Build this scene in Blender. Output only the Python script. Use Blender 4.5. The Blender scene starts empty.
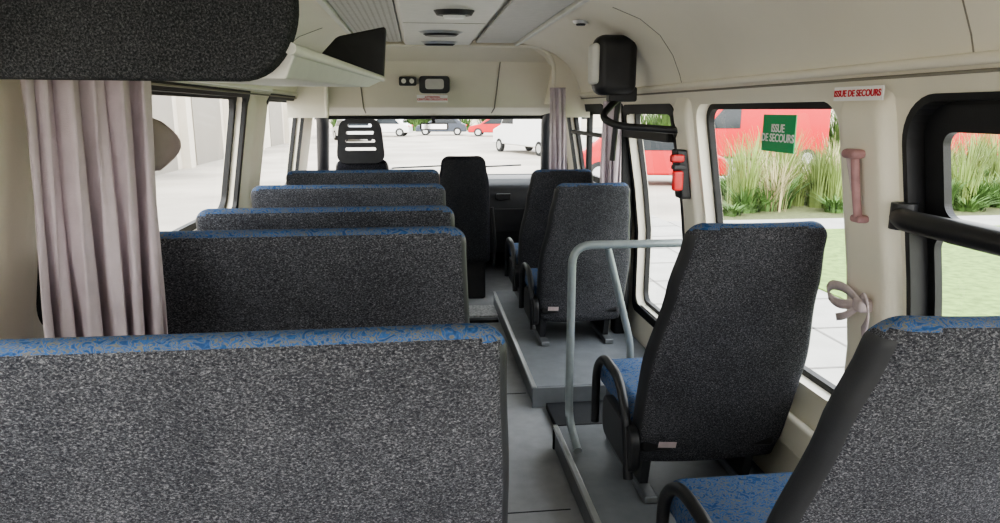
import bpy, bmesh, math, random
from mathutils import Vector
random.seed(4)
S=bpy.context.scene
COL=S.collection
CX=0.17   # bus centre line (x)

# ------------------------------------------------------------------ materials
def newmat(name):
    m=bpy.data.materials.new(name); m.use_nodes=True
    nt=m.node_tree; b=nt.nodes['Principled BSDF']; return m,nt,b
def mat(name,c,rough=.6,metal=0,var=.0,scale=8,bump=0,bscale=60,spec=.5):
    m,nt,b=newmat(name)
    b.inputs['Roughness'].default_value=rough; b.inputs['Metallic'].default_value=metal
    b.inputs['Specular IOR Level'].default_value=spec
    tc=nt.nodes.new('ShaderNodeTexCoord')
    n=nt.nodes.new('ShaderNodeTexNoise'); n.inputs['Scale'].default_value=scale; n.inputs['Detail'].default_value=5
    nt.links.new(tc.outputs['Object'],n.inputs['Vector'])
    r=nt.nodes.new('ShaderNodeValToRGB')
    r.color_ramp.elements[0].position=.3; r.color_ramp.elements[1].position=.7
    r.color_ramp.elements[0].color=(*[max(0,x*(1-var)) for x in c],1)
    r.color_ramp.elements[1].color=(*[min(1,x*(1+var)) for x in c],1)
    nt.links.new(n.outputs['Fac'],r.inputs['Fac']); nt.links.new(r.outputs['Color'],b.inputs['Base Color'])
    if bump:
        n2=nt.nodes.new('ShaderNodeTexNoise'); n2.inputs['Scale'].default_value=bscale
        nt.links.new(tc.outputs['Object'],n2.inputs['Vector'])
        bp=nt.nodes.new('ShaderNodeBump'); bp.inputs['Strength'].default_value=bump; bp.inputs['Distance'].default_value=.004
        nt.links.new(n2.outputs['Fac'],bp.inputs['Height']); nt.links.new(bp.outputs['Normal'],b.inputs['Normal'])
    return m
def fabric(name,stops,scale=230,stretch=(1,1,1)):
    m,nt,b=newmat(name); b.inputs['Roughness'].default_value=.95; b.inputs['Specular IOR Level'].default_value=.1
    tc=nt.nodes.new('ShaderNodeTexCoord'); mp=nt.nodes.new('ShaderNodeMapping'); mp.inputs['Scale'].default_value=stretch
    mp.inputs['Rotation'].default_value=(.0,.5,.0)
    n=nt.nodes.new('ShaderNodeTexNoise'); n.inputs['Scale'].default_value=scale; n.inputs['Detail'].default_value=4; n.inputs['Roughness'].default_value=.75
    n.inputs['Distortion'].default_value=.6
    r=nt.nodes.new('ShaderNodeValToRGB'); e=r.color_ramp.elements
    e[0].position,e[0].color=stops[0][0],(*stops[0][1],1)
    e[1].position,e[1].color=stops[-1][0],(*stops[-1][1],1)
    for p,c in stops[1:-1]:
        x=e.new(p); x.color=(*c,1)
    nt.links.new(tc.outputs['Object'],mp.inputs['Vector']); nt.links.new(mp.outputs['Vector'],n.inputs['Vector'])
    # slow wear variation
    n3=nt.nodes.new('ShaderNodeTexNoise'); n3.inputs['Scale'].default_value=5; n3.inputs['Detail'].default_value=3
    nt.links.new(tc.outputs['Object'],n3.inputs['Vector'])
    mr=nt.nodes.new('ShaderNodeMapRange'); mr.inputs[1].default_value=.3; mr.inputs[2].default_value=.7; mr.inputs[3].default_value=-.02; mr.inputs[4].default_value=.02
    ad=nt.nodes.new('ShaderNodeMath'); ad.operation='ADD'
    nt.links.new(n3.outputs['Fac'],mr.inputs[0]); nt.links.new(n.outputs['Fac'],ad.inputs[0]); nt.links.new(mr.outputs[0],ad.inputs[1])
    nt.links.new(ad.outputs[0],r.inputs['Fac']); nt.links.new(r.outputs['Color'],b.inputs['Base Color'])
    bp=nt.nodes.new('ShaderNodeBump'); bp.inputs['Strength'].default_value=.35; bp.inputs['Distance'].default_value=.0015
    nt.links.new(n.outputs['Fac'],bp.inputs['Height']); nt.links.new(bp.outputs['Normal'],b.inputs['Normal'])
    return m
def bluefabric():
    m,nt,b=newmat('blue_pattern_fabric'); b.inputs['Roughness'].default_value=.9; b.inputs['Specular IOR Level'].default_value=.1
    tc=nt.nodes.new('ShaderNodeTexCoord')
    n=nt.nodes.new('ShaderNodeTexNoise'); n.inputs['Scale'].default_value=40; n.inputs['Detail'].default_value=2; n.inputs['Distortion'].default_value=1.8
    n2=nt.nodes.new('ShaderNodeTexNoise'); n2.inputs['Scale'].default_value=300
    r=nt.nodes.new('ShaderNodeValToRGB'); e=r.color_ramp.elements
    e[0].position,e[0].color=.34,(.04,.09,.22,1)
    e[1].position,e[1].color=.68,(.035,.09,.22,1)
    for p,c in ((.41,(.065,.155,.36)),(.435,(.20,.19,.18)),(.465,(.17,.17,.17)),(.485,(.06,.15,.35)),(.52,(.055,.14,.33)),(.54,(.21,.20,.18)),(.575,(.17,.17,.16)),(.595,(.06,.145,.33))):
        x=e.new(p); x.color=(*c,1)
    mx=nt.nodes.new('ShaderNodeMix'); mx.data_type='RGBA'; mx.blend_type='MULTIPLY'; mx.inputs[0].default_value=.4
    nt.links.new(tc.outputs['Object'],n.inputs['Vector']); nt.links.new(tc.outputs['Object'],n2.inputs['Vector'])
    nt.links.new(n.outputs['Fac'],r.inputs['Fac']); nt.links.new(r.outputs['Color'],mx.inputs[6]); nt.links.new(n2.outputs['Fac'],mx.inputs[7])
    nt.links.new(mx.outputs[2],b.inputs['Base Color'])
    return m
def glassmat():
    m=bpy.data.materials.new('window_glass'); m.use_nodes=True; nt=m.node_tree; nt.nodes.clear()
    o=nt.nodes.new('ShaderNodeOutputMaterial'); mx=nt.nodes.new('ShaderNodeMixShader')
    t=nt.nodes.new('ShaderNodeBsdfTransparent'); t.inputs['Color'].default_value=(.95,.97,.96,1)
    g=nt.nodes.new('ShaderNodeBsdfGlossy'); g.inputs['Roughness'].default_value=.02
    mx.inputs[0].default_value=.04
    nt.links.new(t.outputs[0],mx.inputs[1]); nt.links.new(g.outputs[0],mx.inputs[2]); nt.links.new(mx.outputs[0],o.inputs[0])
    return m
M={}
M['cream']=mat('cream_plastic',(.80,.752,.63),.5,0,.03,3,.12,180)
M['cream2']=mat('cream_ceiling',(.80,.758,.65),.55,0,.03,3)
M['ceilgrey']=mat('ceiling_grey_panel',(.54,.53,.50),.5,0,.05,30,.3,200)
M['alu']=mat('aluminium',(.6,.61,.61),.35,.7,.05,30)
M['runner']=mat('seat_runner',(.22,.23,.24),.4,.5,.05,30)
M['pale']=mat('pale_strip',(.68,.67,.62),.45,0,.04,20)
M['black']=mat('black_plastic',(.018,.018,.02),.42,0,.2,20,.1,300)
M['dark']=mat('dark_plastic',(.028,.029,.033),.5,0,.1,20,.1,300)
M['seam']=mat('panel_seam',(.25,.23,.19),.8)
M['rubber']=mat('black_rubber',(.012,.012,.013),.6,0,.2,10)
M['steel']=mat('grey_painted_tube',(.30,.335,.34),.35,.3,.06,40)
M['floor']=mat('vinyl_floor',(.37,.375,.39),.5,0,.10,14,.1,200)
M['plat']=mat('vinyl_platform',(.20,.21,.225),.5,0,.10,14,.1,200)
M['plate']=mat('tread_plate',(.6,.6,.6),.4,.3,.4,60)
M['grey']=fabric('grey_moquette',[(.31,(.014,.015,.019)),(.45,(.038,.039,.046)),(.55,(.088,.089,.099)),(.68,(.26,.26,.275))],300,(.75,1,1.15))
M['charcoal']=fabric('charcoal_carpet',[(.34,(.012,.013,.014)),(.5,(.032,.033,.036)),(.68,(.11,.11,.12))],300)
M['seatblack']=fabric('black_moquette',[(.38,(.010,.010,.013)),(.5,(.022,.022,.027)),(.64,(.06,.06,.07))],200)
M['blue']=bluefabric()
M['curtain']=mat('mauve_curtain',(.58,.50,.53),.9,0,.06,25,.4,500,.1)
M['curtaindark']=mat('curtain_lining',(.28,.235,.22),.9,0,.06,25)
M['white']=mat('white_label',(.9,.9,.88),.5)
M['offwhite']=mat('offwhite_strap',(.60,.50,.50),.8,0,.1,50)
M['pink']=mat('faded_red_plastic',(.42,.24,.24),.6,0,.15,30)
M['red']=mat('red_plastic',(.6,.03,.03),.35,0,.1,10)
M['redtext']=mat('red_ink',(.6,.02,.04),.6)
M['green']=mat('green_sign',(.03,.36,.13),.5)
M['carred']=mat('red_car_paint',(.50,.02,.025),.25,0,.05,1)
M['carwhite']=mat('white_car_paint',(.75,.75,.75),.25,0,.02,1)
M['cardark']=mat('dark_car_paint',(.05,.06,.08),.25,0,.02,1)
M['carglass']=mat('car_dark_glass',(.02,.025,.03),.08)
M['tyre']=mat('tyre',(.02,.02,.02),.8)
M['asphalt']=mat('pale_courtyard',(.36,.325,.28),.9,0,.25,.35)
M['paver']=mat('concrete_paver',(.33,.32,.30),.9,0,.12,2)
M['joint']=mat('paver_joint',(.18,.17,.16),.9)
M['lawn']=mat('lawn_grass',(.14,.22,.05),.95,0,.35,9,.8,40)
M['soil']=mat('mulch',(.09,.10,.04),.95,0,.3,12)
M['tall']=mat('tall_grass_blades',(.18,.235,.07),.8,0,.6,1.0)
M['plume']=mat('pale_grass_blades',(.38,.33,.19),.8,0,.3,2)
M['bush']=mat('bush_leaves',(.075,.14,.035),.8,0,.5,3)
M['build']=mat('white_render_wall',(.60,.55,.47),.9,0,.08,.5)
M['builddoor']=mat('garage_door',(.24,.22,.19),.6,0,.05,.5)
M['mirror']=mat('mirror',(.6,.6,.6),.05,1)
M['lamp']=mat('lamp_lens',(.8,.8,.78),.3)
M['glass']=glassmat()

# ------------------------------------------------------------------ helpers
def link(o,parent=None,m=None,smooth=False):
    COL.objects.link(o)
    if m is not None: o.data.materials.append(m)
    if parent is not None: o.parent=parent
    if smooth and o.type=='MESH':
        for p in o.data.polygons: p.use_smooth=True
    return o
def empty(name,loc=(0,0,0)):
    e=bpy.data.objects.new(name,None); e.empty_display_size=.1; COL.objects.link(e); return e
def meshobj(name,v,f,m,parent=None,smooth=False):
    me=bpy.data.meshes.new(name); me.from_pydata([tuple(x) for x in v],[],f); me.update()
    bm=bmesh.new(); bm.from_mesh(me); bmesh.ops.recalc_face_normals(bm,faces=bm.faces); bm.to_mesh(me); bm.free()
    return link(bpy.data.objects.new(name,me),parent,m,smooth)
def bevel(o,w,seg=3):
    b=o.modifiers.new('b','BEVEL'); b.width=w; b.segments=seg; b.limit_method='ANGLE'; b.angle_limit=math.radians(35)
    for p in o.data.polygons: p.use_smooth=True
    wn=o.modifiers.new('wn','WEIGHTED_NORMAL'); wn.keep_sharp=True
    return o
def box(name,x0,x1,y0,y1,z0,z1,m,parent=None,bev=0,seg=3):
    v=[(x,y,z) for x in(x0,x1) for y in(y0,y1) for z in(z0,z1)]
    f=[(0,1,3,2),(4,6,7,5),(0,4,5,1),(2,3,7,6),(0,2,6,4),(1,5,7,3)]
    o=meshobj(name,v,f,m,parent)
    if bev: bevel(o,bev,seg)
    return o
def rrect(a0,a1,b0,b1,r,n=6):
    pts=[]
    for cx,cy,s in((a1-r,b1-r,0),(a0+r,b1-r,90),(a0+r,b0+r,180),(a1-r,b0+r,270)):
        for i in range(n+1):
            t=math.radians(s+90*i/n); pts.append((cx+r*math.cos(t),cy+r*math.sin(t)))
    return pts
def subd(pts,k=8,L=.15):
    out=[]; n=len(pts)
    for i,p in enumerate(pts):
        q=pts[(i+1)%n]; out.append(p)
        if abs(q[1]-p[1])>L:
            for j in range(1,k): out.append((p[0]+(q[0]-p[0])*j/k,p[1]+(q[1]-p[1])*j/k))
    return out
def prism(name,pts,fn0,fn1,m,parent=None,smooth=False):
    n=len(pts); v=[fn0(p) for p in pts]+[fn1(p) for p in pts]
    f=[tuple(range(n)),tuple(range(n,2*n))]+[(i,(i+1)%n,n+(i+1)%n,n+i) for i in range(n)]
    return meshobj(name,v,f,m,parent,smooth)
def roundpoly(pts,r,n=6,closed=False):
    pts=[Vector(p) for p in pts]; out=[]
    N=len(pts)
    for i,p in enumerate(pts):
        if not closed and i in(0,N-1): out.append(p); continue
        a=pts[i-1]; b=pts[(i+1)%N]
        d1=(a-p); d2=(b-p); rr=min(r,d1.length*.49,d2.length*.49)
        A=p+d1.normalized()*rr; B=p+d2.normalized()*rr
        for k in range(n+1):
            t=k/n; out.append((1-t)**2*A+2*t*(1-t)*p+t*t*B)
    return out
def tube(name,pts,r,m,parent=None,fil=.05,closed=False,flat=None):
    P=roundpoly(pts,fil,6,closed) if fil else [Vector(p) for p in pts]
    c=bpy.data.curves.new(name,'CURVE'); c.dimensions='3D'; c.bevel_depth=r; c.bevel_resolution=4; c.use_fill_caps=True
    s=c.splines.new('POLY'); s.points.add(len(P)-1)
    for i,p in enumerate(P): s.points[i].co=(*p,1)
    s.use_cyclic_u=closed; s.use_smooth=True
    o=bpy.data.objects.new(name,c); link(o,None,m)
    dg=bpy.context.evaluated_depsgraph_get(); me=bpy.data.meshes.new_from_object(o.evaluated_get(dg)); me.name=name
    bpy.data.objects.remove(o); o=bpy.data.objects.new(name,me); link(o,parent,None,True)
    if not me.materials: me.materials.append(m)
    return o
def cut(o,cutters):
    for c in cutters:
        md=o.modifiers.new('c','BOOLEAN'); md.operation='DIFFERENCE'; md.object=c; md.solver='EXACT'
    dg=bpy.context.evaluated_depsgraph_get(); dg.update()
    me=bpy.data.meshes.new_from_object(o.evaluated_get(dg)); o.modifiers.clear(); o.data=me
    for c in cutters: bpy.data.objects.remove(c)
    return o
def loft(name,rings,m,parent=None,smooth=True):
    n=len(rings[0]); v=[p for r in rings for p in r]; f=[]
    for i in range(len(rings)-1):
        for j in range(n):
            f.append((i*n+j,i*n+(j+1)%n,(i+1)*n+(j+1)%n,(i+1)*n+j))
    f.append(tuple(range(n))); f.append(tuple(range((len(rings)-1)*n,len(rings)*n)))
    return meshobj(name,v,f,m,parent,smooth)
def text(name,s,size,loc,rot,m,parent,ext=.0006,off=.012):
    c=bpy.data.curves.new(name,'FONT'); c.body=s; c.size=size; c.align_x='CENTER'; c.align_y='CENTER'; c.extrude=ext; c.space_line=.85; c.offset=size*off
    o=bpy.data.objects.new(name,c); o.location=loc; o.rotation_euler=rot; link(o,None,m)
    dg=bpy.context.evaluated_depsgraph_get(); dg.update()
    me=bpy.data.meshes.new_from_object(o.evaluated_get(dg)); 
    o2=bpy.data.objects.new(name,me); o2.location=loc; o2.rotation_euler=rot; bpy.data.objects.remove(o)
    link(o2,parent,None)
    if not me.materials: me.materials.append(m)
    return o2

# ------------------------------------------------------------------ bus shell
PROF=[(1.28,0),(1.28,.75),(1.25,1.0),(1.17,1.48),(1.14,1.55)]
def xw(z):
    for (x0,z0),(x1,z1) in zip(PROF,PROF[1:]):
        if z<=z1: return x0+(x1-x0)*(z-z0)/(z1-z0)
    return PROF[-1][0]
def X(x,side): return x if side>0 else 2*CX-x
YB,YF=-1.0,5.95
def wall(name,side,openings):
    pts=[(x,z) for x,z in PROF]+[(x+.08,z) for x,z in reversed(PROF)]
    o=prism(name,pts,lambda p:(X(p[0],side),YB,p[1]),lambda p:(X(p[0],side),YF,p[1]),M['cream'])
    cs=[]
    for (y0,y1,z0,z1,r) in openings:
        cs.append(prism('cutter',rrect(y0,y1,z0,z1,r,8),lambda p:(X(.95,side),p[0],p[1]),lambda p:(X(1.6,side),p[0],p[1]),M['cream']))
    cut(o,cs); return o
def frame(name,side,y0,y1,z0,z1,r,w,off=.045,th=.025,m=None,parent=None):
    a=subd(rrect(y0,y1,z0,z1,r,8)); b=subd(rrect(y0+w,y1-w,z0+w,z1-w,max(.01,r-w*.6),8),8,.15)
    if len(a)!=len(b): a=rrect(y0,y1,z0,z1,r,8); b=rrect(y0+w,y1-w,z0+w,z1-w,max(.01,r-w*.6),8)
    n=len(a)
    def P(p,o): return (X(xw(p[1])+o,side),p[0],p[1])
    v=[P(p,off) for p in a]+[P(p,off) for p in b]+[P(p,off+th) for p in a]+[P(p,off+th) for p in b]
    f=[]
    for i in range(n):
        j=(i+1)%n
        f+=[(i,j,n+j,n+i),(2*n+i,3*n+i,3*n+j,2*n+j),(i,2*n+i,2*n+j,j),(n+i,n+j,3*n+j,3*n+i)]
    return meshobj(name,v,f,m or M['rubber'],parent)
def pane(name,side,y0,y1,z0,z1,parent,off=.062):
    v=[];f=[];N=8
    for i in range(N+1):
        z=z0+(z1-z0)*i/N; v+=[(X(xw(z)+off,side),y0,z),(X(xw(z)+off,side),y1,z)]
    for i in range(N): f.append((2*i,2*i+1,2*i+3,2*i+2))
    return meshobj(name,v,f,M['glass'],parent)
R_OPEN=[(-.75,1.61,.72,1.475,.11),(1.89,2.93,.54,1.475,.08),(3.22,3.95,.32,1.46,.07),(4.42,5.55,.92,1.47,.09)]
L_OPEN=[(-.75,1.2,.95,1.53,.08),(1.74,3.62,.95,1.53,.08),(4.1,5.45,.88,1.53,.09)]
wall('wall_right',1,R_OPEN); wall('wall_left',-1,L_OPEN)
k=1
for side,ops in((1,R_OPEN),(-1,L_OPEN)):
    for i,(y0,y1,z0,z1,r) in enumerate(ops):
        e=empty('window_%d'%k); k+=1
        w=.022
        if side>0 and i==3: w=.05
        if side<0: w=.03
        frame('gasket',side,y0,y1,z0,z1,r,w,parent=e)
        pane('pane',side,y0+.01,y1-.01,z0+.01,z1-.01,e)
        if side>0 and i==0:   # sliding rear window with nested sashes
            frame('upper_sash',side,.0,1.60,1.135,1.462,.07,.062,off=.04,th=.02,parent=e,m=M['black'])
            frame('lower_sash',side,.0,1.60,.73,1.165,.05,.018,off=.045,th=.02,parent=e,m=M['black'])
            frame('inner_lip',side,y0-.02,y1+.012,z0-.02,z1+.012,.12,.016,off=-.004,th=.06,parent=e,m=M['black'])
        if side>0 and i==2:
            frame('door_seal',side,y0-.05,y1+.06,z0-.05,z1+.02,.07,.05,off=-.006,th=.02,parent=e)
            box('door_bar',X(1.16,1),1.24,y0,y1,1.30,1.345,M['rubber'],e,.01)
        if side>0 and i==3:
            frame('seal',side,y0-.03,y1+.03,z0-.03,z1+.02,.09,.05,off=-.006,th=.02,parent=e)
            box('window_divider',1.2,1.24,4.95,5.0,.93,1.46,M['rubber'],e,.01)
            box('window_cross_divider',1.195,1.23,4.45,5.5,1.27,1.30,M['rubber'],e,.01)
        if side<0 and i==1:
            frame('seal',side,y0-.02,y1+.03,z0-.03,z1+.02,.08,.04,off=-.004,th=.02,parent=e)
        if side<0 and i==2:
            frame('seal',side,y0-.03,y1+.03,z0-.03,z1+.02,.09,.04,off=-.004,th=.02,parent=e)
# black pillar at sliding door
box('trim_1',1.165,1.255,3.99,4.09,.1,1.50,M['rubber'],None,.02)
# floor, lower cab walls, rear wall
box('floor',X(1.36,-1),1.36,YB,6.95,-.06,0,M['floor'])
for s,nm in((1,'wall_cab_right'),(-1,'wall_cab_left')):
    a,b=sorted((X(1.28,s),X(1.36,s))); box(nm,a,b,YF,6.95,0,.84,M['dark'])
rw=box('wall_rear',X(1.36,-1),1.36,YB-.08,YB,0,1.99,M['cream'])
cut(rw,[prism('cutter',rrect(a,b,.75,1.6,.1),lambda p:(p[0],-1.3,p[1]),lambda p:(p[0],-.9,p[1]),M['cream']) for a,b in((-.8,.12),(.22,1.14))])
# ceiling shell (curved coves)
half=[(1.14,1.55),(1.125,1.60),(1.09,1.68),(1.03,1.76),(.94,1.825),(.82,1.87),(.66,1.90),(.45,1.91)]
inner=half+[(2*CX-x,z) for x,z in reversed(half)]
outer=[(x+(.08 if x>CX else -.08)*(1 if z<1.8 else .5),z+(.08 if z>1.7 else .0)) for x,z in inner]
cl=prism('ceiling',inner+outer[::-1],lambda p:(p[0],YB-.08,p[1]),lambda p:(p[0],YF,p[1]),M['cream2'])
for p in cl.data.polygons: p.use_smooth=len(p.vertices)==4
m_=cl.modifiers.new('es','EDGE_SPLIT'); m_.split_angle=math.radians(40)
# ridge trims above windows
for s,n in((1,'trim_2'),(-1,'trim_3')):
    tube(n,[(X(1.135,s),YB,1.553),(X(1.135,s),4.9,1.553)],.013,M['cream2'],None,0)
    tube(n.replace('2','4').replace('3','5'),[(X(1.137,s),YB,1.528),(X(1.137,s),4.9,1.528)],.004,M['seam'],None,0)
# vertical seams in the coves
def seam(name,y,s):
    tube(name,[(X(x-.0005,s),y,z-.0005) for x,z in half[:6]],.0018,M['seam'],None,0)
seam('trim_6',1.37,1); seam('trim_7',3.0,1); seam('trim_8',3.9,-1)
def padgrid(name,s,y0,y1,z0,z1,t):
    """curved cushion-like pillar cover, domed across y"""
    v=[];f=[];NY,NZ=14,30
    for j in range(NZ+1):
        z=z0+(z1-z0)*j/NZ; ez=min(1,min(j,NZ-j)/2.0)
        for i in range(NY+1):
            u=i/NY; y=y0+(y1-y0)*u
            prof=min(1,math.sin(math.pi*u)*2.2)**.7 if 0<u<1 else 0
            v.append((X(xw(z)+.012-(t+.012)*prof*(ez**.6 if ez>0 else 0),s),y,z))
    for j in range(NZ):
        for i in range(NY):
            a=j*(NY+1)+i; f.append((a,a+1,a+NY+2,a+NY+1))
    return meshobj(name,v,f,M['cream'],None,True)
padgrid('trim_9',1,1.635,1.865,.3,1.52,.035)
padgrid('trim_10',1,2.955,3.15,.3,1.52,.03)
padgrid('trim_11',-1,1.22,1.72,.3,1.54,.025)
padgrid('trim_12',-1,3.67,4.05,.3,1.54,.03)
# sill ledge under windows
for s,n in((1,'trim_13'),(-1,'trim_14')):
    a,b=sorted((X(1.245,s),X(1.28,s))); box(n,a,b,YB+.01,3.1,.30,.42,M['cream'],None,.015)

# ceiling centre console
cp=empty('ceiling_console')
box('perforated_strip',-.36,-.09,.2,4.85,1.888,1.909,M['ceilgrey'],cp,.004)
bevel(prism('centre_strip',[(-.095,1.909),(-.065,1.872),(.355,1.872),(.385,1.909)],lambda p:(p[0],.2,p[1]),lambda p:(p[0],4.86,p[1]),M['pale'],cp),.006)
box('side_strip',.40,.66,.2,4.85,1.888,1.909,M['ceilgrey'],cp,.004)
for i,x in enumerate((-.375,.675)):
    box('rail_%d'%i,x-.014,x+.014,.2,4.87,1.872,1.909,M['pale'],cp,.005)
for i,y in enumerate((2.75,3.65)):
    box('panel_joint_%d'%i,-.06,.35,y-.0015,y+.0015,1.8705,1.875,M['seam'],cp)
def dots():
    v=[];f=[]
    for a in range(9):
        for b in range(70):
            x=-.33+a*.027; y=2.4+b*.034; n=len(v)
            for t in range(6): v.append((x+.006*math.cos(t*1.047),y+.006*math.sin(t*1.047),1.8872))
            f.append(tuple(range(n,n+6)))
    meshobj('perforations',v,f,M['seam'],cp)
dots()
def disc(name,x,y,z,rx,ry,h,m,p,n=32):
    pts=[(math.cos(2*math.pi*i/n),math.sin(2*math.pi*i/n)) for i in range(n)]
    return prism(name,pts,lambda q:(x+q[0]*rx,y+q[1]*ry,z),lambda q:(x+q[0]*rx*.85,y+q[1]*ry*.85,z-h),m,p)
v=empty('ceiling_vent'); disc('bezel',.14,4.05,1.872,.125,.09,.012,M['alu'],v); disc('grille',.14,4.05,1.860,.10,.07,.010,M['black'],v)
v=empty('ceiling_lamp'); disc('bezel',.17,3.20,1.872,.09,.06,.02,M['black'],v); disc('lens',.17,3.20,1.851,.05,.035,.012,M['lamp'],v)
v=empty('ceiling_vent'); disc('bezel',.15,4.62,1.872,.12,.05,.014,M['alu'],v); disc('grille',.15,4.62,1.858,.10,.035,.010,M['black'],v)
v=empty('ceiling_spotlight'); disc('bezel',.80,3.5,1.874,.04,.04,.014,M['alu'],v); disc('lens',.80,3.5,1.862,.025,.025,.01,M['black'],v)

# ------------------------------------------------------------------ cab bulkhead + header
bk=box('wall_front',X(1.2,-1),1.2,4.9,4.96,1.40,1.985,M['cream'])
cut(bk,[prism('cutter',rrect(-.60,.94,1.0,1.875,.17,10),lambda p:(p[0],4.8,p[1]),lambda p:(p[0],5.1,p[1]),M['cream'])])
tube('trim_15',[(x,4.9,z) for x,z in [(-.60,1.41),(-.60,1.875),(.94,1.875),(.94,1.41)]],.014,M['cream2'],None,.17)
hd=empty('cab_header')
meshobj('header_face',[(-.84,4.96,1.90),(1.18,4.96,1.90),(1.18,5.35,1.80),(-.84,5.35,1.80),(1.18,5.75,1.47),(-.84,5.75,1.47),(1.18,5.98,1.43),(-.84,5.98,1.43),(1.18,6.22,1.40),(-.84,6.22,1.40),
  (1.18,6.22,1.46),(-.84,6.22,1.46)],[(0,1,2,3),(3,2,4,5),(5,4,6,7),(7,6,8,9),(9,8,10,11)],M['cream'],hd)
for i,x in enumerate((-.42,.62)):
    tube('seam_%d'%i,[(x,5.345,1.797),(x,5.745,1.467),(x,5.98,1.427)],.004,M['seam'],hd,0)
for s in(1,-1):
    a=sorted((X(1.02,s),X(1.13,s)))
    box('side_fill',a[0],a[1],4.97,6.1,1.5,1.86,M['cream'],hd)
def hy(z): return 5.35+(1.80-z)/.33*.40
# fittings mounted on the header belong to it
bevel(prism('driver_display_body',rrect(.02,.25,1.575,1.705,.03,5),lambda p:(p[0],hy(1.62)-.10,p[1]),lambda p:(p[0],hy(1.62)-.03,p[1]),M['black'],hd),.008)
prism('driver_display_screen',rrect(.065,.205,1.605,1.68,.02,4),lambda p:(p[0],hy(1.62)-.104,p[1]),lambda p:(p[0],hy(1.62)-.099,p[1]),M['ceilgrey'],hd)
box('camera_body',-.13,.0,hy(1.66)-.07,hy(1.66)-.0,1.63,1.695,M['dark'],hd,.012)
for i,x in enumerate((-.095,-.035)): prism('camera_lens_%d'%i,[(x+.018*math.cos(t*.4),1.663+.018*math.sin(t*.4)) for t in range(16)],lambda p:(p[0],hy(1.66)-.08,p[1]),lambda p:(p[0],hy(1.66)-.06,p[1]),M['pale'],hd)
box('belt_warning_card',.0,.24,hy(1.52)-.055,hy(1.52)-.050,1.51,1.565,M['white'],hd)
text('belt_warning_lettering','ATTENTION\nCEINTURE OBLIGATOIRE',.021,(.12,hy(1.52)-.057,1.54),(math.pi/2,0,0),M['redtext'],hd,off=.02)
# windscreen, pillars, mirror
ws=empty('windscreen')
wt=(6.22,1.40); wb=(6.95,.80)
meshobj('pane',[(-.78,wt[0],wt[1]),(1.12,wt[0],wt[1]),(1.24,wb[0],wb[1]),(-.9,wb[0],wb[1])],[(0,1,2,3)],M['glass'],ws)
tube('header_seal',[(-.82,wt[0],wt[1]),(1.16,wt[0],wt[1])],.028,M['rubber'],ws,0)
tube('base_seal',[(-.92,wb[0],wb[1]),(1.26,wb[0],wb[1])],.03,M['rubber'],ws,0)
for i,(a,b,c) in enumerate(((-.80,-.92,-.80),(1.14,1.27,1.14))):
    tube('pillar_%d'%i,[(a,5.98,1.50),(a,wt[0],1.39),(b,wb[0]+.02,.80)],.055,M['dark'],ws,.1)
tube('b_pillar',[(1.19,5.75,1.47),(1.27,5.95,.8)],.05,M['rubber'],ws,0)
for i,x in enumerate((-.3,.45)):
    tube('wiper_%d'%i,[(x,6.93,.85),(x+.05,6.86,.905),(x+.55,6.84,.925)],.008,M['black'],ws,.02)
mr=empty('rear_view_mirror'); box('housing',.02,.26,6.02,6.05,1.285,1.345,M['black'],mr,.02); box('stem',.12,.15,6.03,6.20,1.34,1.36,M['black'],mr,.004)
box('stem_mount',.12,.15,6.17,6.20,1.34,1.395,M['black'],mr,.004)
box('glass',.035,.245,6.016,6.021,1.295,1.335,M['mirror'],mr)
# dashboard
dsh=empty('dashboard')
pr=[(6.0,.35),(5.95,.62),(6.02,.80),(6.12,.86),(6.5,.86),(6.9,.80),(6.9,.2),(6.1,.2)]
bevel(prism('dashboard_body',pr,lambda p:(-.92,p[0],p[1]),lambda p:(1.26,p[0],p[1]),M['dark'],dsh),.03)
box('instrument_hood',-.62,-.2,5.92,6.3,.82,.95,M['black'],dsh,.04)
box('centre_console',.12,.5,5.75,6.1,.0,.78,M['dark'],dsh,.04)
box('radio',.17,.45,5.735,5.75,.6,.70,M['black'],dsh,.005)
box('front_bulkhead',-.92,1.26,6.9,6.95,-.05,.8,M['dark'],dsh)
for i,x in enumerate((.22,.40,.72,1.05)): box('air_vent_%d'%i,x-.06,x+.06,5.73 if i<2 else 5.93,5.75 if i<2 else 5.97,.70,.75,M['black'],dsh,.005)
box('glove_box',.6,1.15,5.94,5.97,.42,.62,M['black'],dsh,.008)
sw=empty('steering_wheel')
cc=Vector((-.41,5.78,.86)); ax=Vector((0,-.75,.66)).normalized(); u=Vector((1,0,0)); w_=ax.cross(u)
tube('rim',[cc+.2*(math.cos(t)*u+math.sin(t)*w_) for t in [2*math.pi*i/40 for i in range(40)]],.015,M['black'],sw,0,True)
for i,t in enumerate((0.2,math.pi-.2,-math.pi/2)): tube('spoke_%d'%i,[cc,cc+.2*(math.cos(t)*u+math.sin(t)*w_)],.014,M['black'],sw,0)
tube('column',[cc,cc-ax*.25],.035,M['black'],sw,0)

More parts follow.
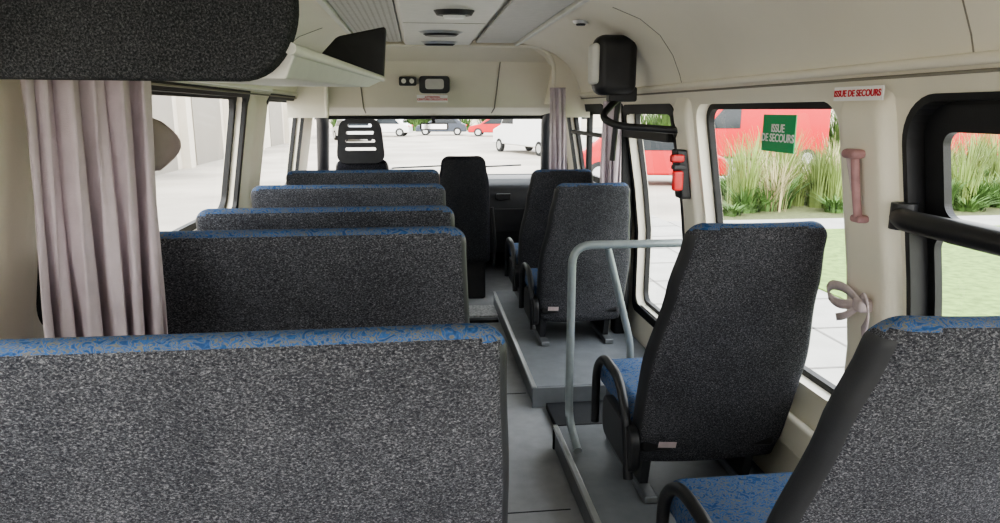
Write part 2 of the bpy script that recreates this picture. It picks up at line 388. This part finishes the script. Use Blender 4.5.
# ------------------------------------------------------------------ seats
def ring(xc,a,yc,b,z,r,bulge=0,nl=10):
    base=rrect(-a,a,-b,b,min(r,a*.95,b*.95),5); out=[]
    n=len(base)
    for i,p in enumerate(base):
        q=base[(i+1)%n]; out.append(p)
        if abs(q[0]-p[0])>.1:
            for k in range(1,nl): out.append((p[0]+(q[0]-p[0])*k/nl,p[1]+(q[1]-p[1])*k/nl))
    return [(xc+x, yc+y-bulge*(1-min(1,(x/a))**2), z) for x,y in out]
def seatback(name,parent,xc,prof,ytop,ztop,zbot,b=.05,slope=.35,bulge=.012,rt=.05,side='dark',back='grey',front='blue',band=.045,nz=.42,skew=0):
    def hw(t):
        for (t0,w0),(t1,w1) in zip(prof,prof[1:]):
            if t<=t1: 
                s=(t-t0)/(t1-t0); s=s*s*(3-2*s); return w0+(w1-w0)*s
        return prof[-1][1]
    def yc(z): return ytop+b+slope*(ztop-z)
    def xx(z): return xc-skew*(ztop-z)
    rings=[]; r=.035
    rings.append(ring(xx(zbot),hw(0)-.02,yc(zbot),b-.02,zbot,r,bulge)); 
    N=22; zt=ztop-rt
    for i in range(N+1):
        t=i/N; z=zbot+.015+(zt-zbot-.015)*t
        rings.append(ring(xx(z),hw(t),yc(z),b,z,r,bulge))
    for i in range(1,9):
        a=math.radians(90*i/8); ins=rt*(1-math.cos(a)); 
        bb=max(.006,b*(math.cos(a)*.9+.1))
        rings.append(ring(xc,hw(1)-ins*1.0,yc(zt+rt*math.sin(a)),bb,zt+rt*math.sin(a),r,bulge))
    o=loft(name,rings,M[back],parent)
    o.data.materials.append(M[front]); o.data.materials.append(M[side])
    for p in o.data.polygons:
        n=p.normal
        if n.y>.45: p.material_index=1
        if p.center.z>ztop-band and n.z>nz: p.material_index=1
        if abs(n.x)>.6 and p.center.z<ztop-.03: p.material_index=2
    return o
def cushion(name,parent,x0,x1,y0,y1,z0,z1,front='blue'):
    o=box(name,x0,x1,y0,y1,z0,z1,M[front],parent); bevel(o,.035,4); return o

def bench(ytop,ztop,xr=.12,xl=-.74):
    e=empty('bench_seat'); xc=(xl+xr)/2; a=(xr-xl)/2
    seatback('backrest',e,xc,[(0,a+.02),(.6,a+.012),(1,a)],ytop,ztop,.36,b=.042,slope=.25,bulge=.004,rt=.045,side='dark')
    yb=ytop+.25*(ztop-.45)+.10
    cushion('cushion_window',e,xl,xc-.004,yb,yb+.46,.35,.47); cushion('cushion_aisle',e,xc+.004,xr+.02,yb,yb+.46,.35,.47)
    box('seat_frame',xl+.02,xr,yb-.05,yb+.42,.30,.35,M['black'],e,.01)
    for i,x in enumerate((xl+.12,xr-.08)):
        box('leg_%d'%i,x-.02,x+.02,yb+.02,yb+.36,.0,.30,M['dark'],e,.008)
    pts=rrect(yb-.12,yb+.16,.26,.50,.04,5)
    prism('side_cover',pts,lambda p:(xr+.02,p[0],p[1]),lambda p:(xr+.045,p[0],p[1]),M['black'],e)
    return e
bench(.98,1.13,.13); bench(1.76,1.155); bench(2.36,1.13); bench(3.15,1.125); bench(4.0,1.12)

def single(xc,ytop,ztop,plat=.11,k=1.0,skew=0):
    e=empty('passenger_seat'); 
    seatback('backrest',e,xc,[(0,.255*k),(.12,.272*k),(.45,.275*k),(.8,.238*k),(1,.215*k)],ytop,ztop,.24,b=.045,slope=.33,bulge=.022,rt=.05,nz=.6,band=.03,skew=skew)
    yb=ytop+.33*(ztop-.45)+.07; xb=xc-skew*.6
    cushion('cushion',e,xb-.275*k,xb+.24*k,yb,yb+.46,.36,.47)
    box('seat_pan',xb-.25*k,xb+.23*k,yb-.04,yb+.44,.30,.36,M['black'],e,.015)
    for i,x in enumerate((xb-.21,xb+.17)):
        pts=[(yb+.0,.31),(yb+.40,.31),(yb+.34,plat+.03),(yb+.04,plat+.03)]
        prism('leg_%d'%i,pts,lambda p:(x-.015,p[0],p[1]),lambda p:(x+.015,p[0],p[1]),M['dark'],e)
        box('runner_%d'%i,x-.025,x+.025,yb-.05,yb+.46,plat+.001,plat+.03,M['runner'],e,.006)
    xs=xb-.30*k
    tube('side_frame',[(xs,yb+.40,.22),(xs,yb+.40,.45),(xs,yb+.30,.53),(xs,yb+.10,.53),(xs,yb-.0,.44),(xs,yb-.06,.22)],.017,M['black'],e,.07)
    bevel(prism('recliner_cover',rrect(yb-.09,yb+.28,.24,.40,.05,5),lambda p:(xs-.005,p[0],p[1]),lambda p:(xs+.03,p[0],p[1]),M['black'],e),.008)
    zz=.34; yy=ytop+.33*(ztop-zz)-.006; xl=xc-skew*.8-.20
    meshobj('label',[(xl,yy-.018,zz-.012),(xl+.06,yy-.026,zz-.012),(xl+.06,yy-.026-.009,zz+.014),(xl,yy-.018-.009,zz+.014)],[(0,1,2,3)],M['offwhite'],e)
    return e
single(.985,1.88,1.13); single(.93,.94,1.13); single(.915,3.58,1.075,k=.95); single(.93,4.45,1.075,k=.95)
# front passenger seat (black)
e=empty('front_passenger_seat')
seatback('backrest',e,.33,[(0,.20),(.5,.20),(.8,.19),(1,.165)],5.15,1.12,.30,b=.06,slope=.12,bulge=.02,rt=.06,side='seatblack',back='charcoal',front='seatblack')
cushion('cushion',e,.12,.54,5.36,5.74,.36,.5,'seatblack'); box('base',.16,.5,5.3,5.7,.0,.36,M['black'],e,.02)
tube('belt_stalk',[(.53,5.1,.75),(.55,5.08,.5),(.55,5.15,.3)],.012,M['black'],e,.05)
e=empty('driver_seat')
seatback('backrest',e,-.41,[(0,.24),(.5,.24),(.8,.22),(1,.19)],5.2,1.10,.30,b=.06,slope=.15,bulge=.02,rt=.06,side='black',back='seatblack',front='seatblack')
cushion('cushion',e,-.65,-.17,5.36,5.74,.36,.5,'seatblack'); box('base',-.6,-.22,5.3,5.7,.0,.36,M['black'],e,.02)
hr=prism('headrest',roundpoly([(-.585,1.075,0),(-.235,1.075,0),(-.265,1.39,0),(-.555,1.39,0)],.08,6,True),lambda p:(p[0],5.16,p[1]),lambda p:(p[0],5.22,p[1]),M['black'],e)
cut(hr,[prism('cutter',rrect(-.41-w,-.41+w,z,z+.024,.011,4),lambda p:(p[0],5.0,p[1]),lambda p:(p[0],5.5,p[1]),M['black']) for z,w in((1.165,.11),(1.222,.105),(1.279,.10),(1.331,.085))])

# ------------------------------------------------------------------ platforms
p=empty('seat_platform'); box('deck',.56,1.275,YB+.01,2.78,0,.11,M['plat'],p,.006)
box('edge_strip',.553,.575,YB+.01,2.785,.095,.113,M['alu'],p,.003); box('end_strip',.553,1.27,2.77,2.786,.0,.113,M['black'],p,.003)
p=empty('seat_platform'); box('deck',.54,1.275,3.22,5.1,0,.11,M['plat'],p,.006)
box('edge_strip',.533,.555,3.215,5.1,.095,.113,M['alu'],p,.003); box('end_strip',.533,1.27,3.212,3.222,.0,.105,M['plat'],p,.003)
box('door_step',.60,1.275,2.80,3.20,0,.03,M['dark'],None,.004)
box('cab_floor_mat',.0,.72,4.8,5.08,0,.012,M['plate'],None,.003)
box('trim_16',.15,.53,4.66,4.72,0,.02,M['black'],None,.004)
for i,y in enumerate((2.3,3.4)): box('trim_%d'%(17+i),.17,.53,y,y+.004,0,.002,M['dark'])

# ------------------------------------------------------------------ grab rail
g=empty('grab_rail')
tube('loop',[(.60,2.50,.13),(.60,2.68,.19),(.60,2.68,.925),(1.22,2.68,.925)],.017,M['steel'],g,.08)
tube('brace',[(.745,2.68,.91),(.86,2.70,.50),(.86,2.70,.112)],.015,M['steel'],g,.05)
tube('cross',[(1.225,2.68,.93),(1.225,2.68,.112)],.015,M['steel'],g,0)
# ------------------------------------------------------------------ luggage rack (left)
lr=empty('luggage_rack')
def panelXZ(name,pts,y0,y1,m,fil=.04,bev=.01):
    P=roundpoly([(a,b,0) for a,b in pts],fil,6,True)
    return bevel(prism(name,P,lambda p:(p[0],y0,p[1]),lambda p:(p[0],y1,p[1]),m,lr),bev)
panelXZ('near_end_panel',[(-.76,1.498),(-.24,1.495),(-.185,1.57),(-.185,1.86),(-.3,1.885),(-.55,1.84),(-.74,1.72)],1.17,1.23,M['charcoal'],.06)
panelXZ('far_end_panel',[(-.36,1.605),(-.20,1.548),(-.115,1.555),(-.100,1.735),(-.27,1.70)],2.58,2.63,M['black'],.015)
v=[(-.50,1.23,1.505),(-.215,1.23,1.500),(-.195,1.23,1.545),(-.225,1.23,1.545),(-.24,1.23,1.52),(-.50,1.23,1.52)]
w=[(-.50,2.60,1.532),(-.17,2.60,1.530),(-.118,2.60,1.555),(-.13,2.60,1.565),(-.18,2.60,1.548),(-.50,2.60,1.548)]
n=6; bevel(meshobj('tray',v+w,[tuple(range(6)),tuple(range(6,12))]+[(i,(i+1)%n,n+(i+1)%n,n+i) for i in range(n)],M['pale'],lr),.004)
box('back_panel',-.52,-.50,1.2,2.6,1.515,1.865,M['cream2'],lr,.004)
tube('tray_edge',[(-.20,1.2,1.547),(-.12,2.62,1.56)],.010,M['pale'],lr,0)

# ------------------------------------------------------------------ curtains
def curtain(name,A,B,z0,z1,folds,amp,spread=1.0,sag=0,top=.86,drift=0):
    nu,nv=folds*14,34; v=[];f=[]
    A=Vector((*A,0)); B=Vector((*B,0)); d=(B-A); L=d.length; d.normalize(); nn=Vector((d.y,-d.x,0))
    for j in range(nv+1):
        t=j/nv; z=z1+(z0-z1)*t
        wd=(top+(1-top)*t)*spread
        for i in range(nu+1):
            s=i/nu; ph=2*math.pi*folds*(s+.035*math.sin(5*s+1.5*t))
            off=amp*(.6+.55*t)*(math.sin(ph+.5*math.sin(3*t+s*5))+.45*math.sin(ph*.55+1.3*t)+.3*math.sin(ph*1.9+2+.9*t))
            p=A+d*L*(s*wd+.018*math.sin(ph*2+4*t))+nn*off
            v.append((p.x+drift*t,p.y,z-sag*s*t))
    for j in range(nv):
        for i in range(nu):
            a=j*(nu+1)+i; f.append((a,a+1,a+nu+2,a+nu+1))
    o=meshobj(name,v,f,M['curtain'],None,True)
    m=o.modifiers.new('s','SOLIDIFY'); m.thickness=.003
    return o
cu=curtain('curtain',(-.77,1.51),(-.575,1.675),.70,1.545,6,.032,drift=-.04,top=.97)
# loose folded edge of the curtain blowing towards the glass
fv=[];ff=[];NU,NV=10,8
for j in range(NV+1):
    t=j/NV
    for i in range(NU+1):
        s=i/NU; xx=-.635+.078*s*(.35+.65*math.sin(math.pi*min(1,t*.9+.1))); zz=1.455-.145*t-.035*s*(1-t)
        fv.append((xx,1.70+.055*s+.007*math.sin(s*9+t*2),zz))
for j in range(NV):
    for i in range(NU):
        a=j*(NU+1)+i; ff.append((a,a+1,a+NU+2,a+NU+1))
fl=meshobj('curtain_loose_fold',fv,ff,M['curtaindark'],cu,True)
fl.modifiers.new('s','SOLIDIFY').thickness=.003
curtain('curtain',(.90,4.83),(1.03,4.84),1.0,1.60,4,.014)
curtain('curtain',(1.06,4.0),(1.15,3.92),.98,1.5,3,.014)
tube('curtain_rail',[(-.775,1.28,1.555),(-.775,3.7,1.555)],.009,M['pale'],None,0)

# ------------------------------------------------------------------ wall fittings (right)
mo=empty('wall_speaker')
box('housing',.845,1.05,3.34,3.48,1.52,1.80,M['black'],mo,.05,5)
box('front_cover',.825,.865,3.345,3.45,1.57,1.76,M['pale'],mo,.02,4)
box('bracket',.92,1.06,3.38,3.44,1.49,1.56,M['black'],mo,.01)
tube('mounting_arm',[(.98,3.40,1.77),(1.03,3.42,1.79)],.02,M['black'],mo,0)
hb=empty('door_grab_handle')
tube('bar',[(1.0,3.46,1.52),(.86,3.30,1.42),(.90,3.18,1.38),(1.17,3.10,1.36)],.017,M['black'],hb,.06)
tube('post',[(.99,3.46,1.52),(.98,3.50,1.2)],.014,M['black'],hb,.02)
tube('stub',[(1.17,3.16,1.42),(1.17,3.10,1.34)],.022,M['black'],hb,0)
eh=empty('emergency_hammer'); 
bevel(prism('holder',roundpoly([(3.0,1.06,0),(3.09,1.06,0),(3.07,1.28,0),(2.99,1.28,0)],.015,4,True),lambda p:(xw(p[1])-.075,p[0],p[1]),lambda p:(xw(p[1])-.03,p[0],p[1]),M['black'],eh),.006)
box('handle',1.11,1.16,2.975,3.0,1.10,1.19,M['red'],eh,.012); box('head',1.10,1.16,2.975,3.01,1.225,1.26,M['red'],eh,.01)
box('clip',1.11,1.165,2.97,3.01,1.195,1.215,M['black'],eh,.004)
br=empty('window_guard_rail'); tube('bar',[(1.16,-.9,1.19),(1.16,1.54,1.19),(1.19,1.60,1.19)],.027,M['black'],br,.05)
tube('clamp',[(1.195,1.60,1.16),(1.195,1.60,1.225)],.030,M['black'],br,0)
st=empty('emergency_window_hammer')
def P_(y,z,o=0): return (xw(z)-.055-o,y,z)
tube('grip',[P_(1.735,1.335),P_(1.74,1.25),P_(1.737,1.17)],.011,M['pink'],st,.02)
tube('grip_side',[P_(1.765,1.335),P_(1.75,1.24)],.007,M['offwhite'],st,0)
bevel(box('cap',xw(1.34)-.072,xw(1.34)-.03,1.718,1.778,1.325,1.35,M['pink'],st),.012); bevel(box('foot',xw(1.17)-.066,xw(1.17)-.03,1.718,1.76,1.155,1.175,M['pink'],st),.008)
cs=empty('curtain_tieback'); xb=xw(.93)-.05
def ribbon(name,pts,wd):
    P=roundpoly(pts,.05,8); v=[];f=[]
    for q in P: v+=[(q.x,q.y-.04,q.z-wd/2-.025),(q.x-.006,q.y-.04,q.z+wd/2-.025)]
    for i in range(len(P)-1): f.append((2*i,2*i+1,2*i+3,2*i+2))
    o=meshobj(name,v,f,M['offwhite'],cs,True); m=o.modifiers.new('s','SOLIDIFY'); m.thickness=.004
ribbon('bow_loop',[(xb,1.77,.95),(xb-.02,1.82,.99),(xb-.03,1.88,.985),(xb-.03,1.90,.95),(xb-.02,1.86,.93),(xb,1.77,.95)],.028)
ribbon('tail_1',[(xb,1.78,.96),(xb-.015,1.74,.985),(xb-.02,1.71,.95),(xb-.02,1.72,.91),(xb-.01,1.75,.88)],.030)
ribbon('tail_2',[(xb,1.78,.95),(xb-.02,1.81,.91),(xb-.02,1.85,.895)],.022)
bevel(box('knot',xb-.02,xb+.03,1.715,1.76,.905,.945,M['offwhite'],cs),.012)
# texts
rt=(math.pi/2,0,-math.pi/2)
sg=empty('emergency_exit_label'); zc_=1.492; xl_=xw(zc_)-.037
box('card',xl_,xl_+.004,1.635,1.84,zc_-.018,zc_+.018,M['white'],sg)
text('lettering','ISSUE DE SECOURS',.0235,(xl_-.002,1.7375,zc_),rt,M['redtext'],sg,off=.02)
sg=empty('emergency_exit_sign'); xg=xw(1.36)+.03
box('card',xg,xg+.004,2.19,2.41,1.31,1.435,M['green'],sg)
text('lettering','ISSUE\nDE SECOURS',.038,(xg-.002,2.30,1.372),rt,M['white'],sg,off=.02)

# ------------------------------------------------------------------ outside
G=-.60
box('ground',-90,90,-30,150,G-.3,G,M['asphalt'])
pw=empty('paved_walkway')
box('slabs',1.9,4.6,-6,17,G+.001,G+.012,M['paver'],pw)
jp=[];jf=[]
for i in range(22):
    y=-5+i; b=len(jp); jp+=[(1.9,y,G+.016),(4.6,y,G+.016),(4.6,y+.03,G+.016),(1.9,y+.03,G+.016)]; jf.append((b,b+1,b+2,b+3))
for x in(2.8,3.7):
    b=len(jp); jp+=[(x,-6,G+.016),(x+.03,-6,G+.016),(x+.03,17,G+.016),(x,17,G+.016)]; jf.append((b,b+1,b+2,b+3))
meshobj('paving_joints',jp,jf,M['joint'],pw)
box('lawn',4.6,26,-6,11.3,G+.001,G+.03,M['lawn'])
box('garden_path',4.6,26,11.3,12.5,G+.001,G+.02,M['paver'])
gp=empty('garden_planting')
meshobj('planting_bed',[(5.3,12.5,G+.02),(26,12.5,G+.02),(26,20,G+.02),(9.0,20,G+.02)],[(0,1,2,3)],M['soil'],gp)
def blades(name,clumps,m,parent=None,wk=1):
    v=[];f=[]
    for cx,cy,h,r,n in clumps:
        for _ in range(n):
            a=random.random()*6.283; rr=random.random()*r*.35; hh=h*random.uniform(.55,1); lean=random.uniform(.1,.75)*r
            x,y=cx+rr*math.cos(a),cy+rr*math.sin(a); wd=(.012+.012*random.random())*wk
            px,py=-math.sin(a)*wd,math.cos(a)*wd; b=len(v); K=4
            for k in range(K+1):
                t=k/K; s=(1-t*.85); X_=x+lean*math.cos(a)*t*t; Y_=y+lean*math.sin(a)*t*t; Z=G+.02+hh*(t-.18*t*t)
                v+=[(X_-px*s,Y_-py*s,Z),(X_+px*s,Y_+py*s,Z)]
            for k in range(K): f.append((b+2*k,b+2*k+1,b+2*k+3,b+2*k+2))
    return meshobj(name,v,f,m,parent)
def spots(n,y0,y1,h0,h1,k,off=.55,w=13):
    o=[]
    for i in range(n):
        y=random.uniform(y0,y1); x=random.uniform(.43*y+off,.43*y+off+w)
        o.append((x,y,random.uniform(h0,h1),random.uniform(.5,.9),k))
    return o
blades('ornamental_grass',spots(85,13.6,18.5,.9,2.05,90),M['tall'],gp,1.0)
blades('pale_grass',spots(45,13.6,18,1.0,2.1,70),M['plume'],gp,.8)
blades('low_shrubs',spots(160,13.0,18,.3,.9,90,.4),M['bush'],gp,1.6)
def car(name,x,y,rot,paint,van=False,L=4.2,W=1.8,H=1.5):
    e=empty(name)
    if van:
        H=2.6; L=5.6
        body=[(-L/2,.35),(-L/2,H-.12),(-L/2+.15,H),(L/2-1.8,H),(L/2-.9,1.35),(L/2-.05,1.1),(L/2,.4)]
        win=[(L/2-2.3,1.4),(L/2-2.3,H-.5),(L/2-1.65,H-.5),(L/2-1.05,1.4)]
    else:
        body=[(-L/2,.3),(-L/2+.03,.85),(-L/2+.35,.98),(-L/2+.85,H-.08),(-L/2+1.2,H),(.25,H),(.55,H-.1),(1.15,.98),(L/2-.15,.82),(L/2,.6),(L/2,.3)]
        win=[(-L/2+.75,.98),(-L/2+1.1,H-.13),(.3,H-.13),(.95,.98)]
    bevel(prism('body',body,lambda p:(-W/2,p[0],p[1]),lambda p:(W/2,p[0],p[1]),paint,e),.08,3)
    prism('side_glass',win,lambda p:(-W/2-.01,p[0],p[1]),lambda p:(W/2+.01,p[0],p[1]),M['carglass'],e)
    ys=(-L/2+.75,L/2-.8); kk=0
    for yy in ys:
        for s in(-1,1):
            pts=[(yy+.33*math.cos(t),.33+.33*math.sin(t)) for t in [2*math.pi*i/28 for i in range(28)]]
            prism('tyre_%d'%kk,pts,lambda p:(s*(W/2-.16),p[0],p[1]),lambda p:(s*(W/2+.015),p[0],p[1]),M['tyre'],e)
            pts=[(yy+.2*math.cos(t),.33+.2*math.sin(t)) for t in [2*math.pi*i/20 for i in range(20)]]
            prism('rim_%d'%kk,pts,lambda p:(s*(W/2-.1),p[0],p[1]),lambda p:(s*(W/2+.025),p[0],p[1]),M['alu'],e); kk+=1
    if not van:
        box('rear_glass',-W/2+.2,W/2-.2,-L/2+.42,-L/2+.5,1.02,1.3,M['carglass'],e,.03)
    for s in(-1,1): box('tail_lamp_%d'%(s+1),s*(W/2-.15)-.1,s*(W/2-.15)+.1,-L/2-.02,-L/2+.05,.75,.88,M['red'],e,.01)
    e.location=(x,y,G+.002); e.rotation_euler=(0,0,math.radians(rot)); return e
car('red_car',6.5,19.5,-105,M['carred'])
car('red_van',12.2,25.5,85,M['carred'],True); car('red_van',19.5,25.5,88,M['carred'],True)
car('white_van',5.6,34,20,M['carwhite'],True)
car('white_car',-2.6,58,80,M['carwhite']); car('dark_car',2,60,85,M['cardark']); car('red_car',6.2,57,80,M['carred']); car('silver_car',-4.5,50,20,M['alu'])
b=empty('garage_building'); box('facade',-14,-8.4,2,60,G,5,M['build'],b)
for i,y in enumerate((4,10,16,22,28,34,42)):
    box('door_panel_%d'%i,-8.42,-8.36,y,y+3.8,G,2.4,M['builddoor'],b); box('pilaster_%d'%i,-8.4,-8.1,y+4.4,y+4.9,G,5,M['build'],b)
b=empty('far_building'); box('facade',-40,60,85,95,G,6,M['build'],b)
for i in range(16): box('opening_%d'%i,-36+6*i,-33+6*i,84.95,85.02,G+1,3,M['carglass'],b)
blades('hedge_row',[(random.uniform(9,34),random.uniform(29,31),random.uniform(2.2,3.4),1.3,90) for _ in range(80)],M['bush'],None,3)
blades('hedge_row',[(random.uniform(-8,12),random.uniform(72,74),random.uniform(1.6,3.0),1.6,60) for _ in range(60)],M['bush'],None,6)

# ------------------------------------------------------------------ light
w=bpy.data.worlds.new('World'); S.world=w; w.use_nodes=True; nt=w.node_tree
bg=nt.nodes['Background']; bg.inputs['Strength'].default_value=4.8
tc=nt.nodes.new('ShaderNodeTexCoord'); sp=nt.nodes.new('ShaderNodeSeparateXYZ'); r=nt.nodes.new('ShaderNodeValToRGB')
r.color_ramp.elements[0].color=(1,.975,.94,1); r.color_ramp.elements[1].color=(.82,.88,.96,1)
nt.links.new(tc.outputs['Generated'],sp.inputs[0]); nt.links.new(sp.outputs['Z'],r.inputs['Fac']); nt.links.new(r.outputs['Color'],bg.inputs['Color'])
l=bpy.data.lights.new('sun','SUN'); l.energy=4; l.angle=math.radians(15); l.color=(1,.95,.87)
o=bpy.data.objects.new('sun',l); o.rotation_euler=(math.radians(38),math.radians(14),math.radians(-30)); COL.objects.link(o)

# ------------------------------------------------------------------ camera
c=bpy.data.cameras.new('camera'); c.lens=25.2; c.sensor_width=36; c.clip_start=.05; c.clip_end=400
o=bpy.data.objects.new('camera',c); o.location=(0,0,1.45); o.rotation_euler=(math.radians(90-12.2),0,math.radians(-6.6)); COL.objects.link(o); S.camera=o
S.view_settings.view_transform='AgX'
S.view_settings.look='AgX - Medium High Contrast'
S.view_settings.exposure=.42
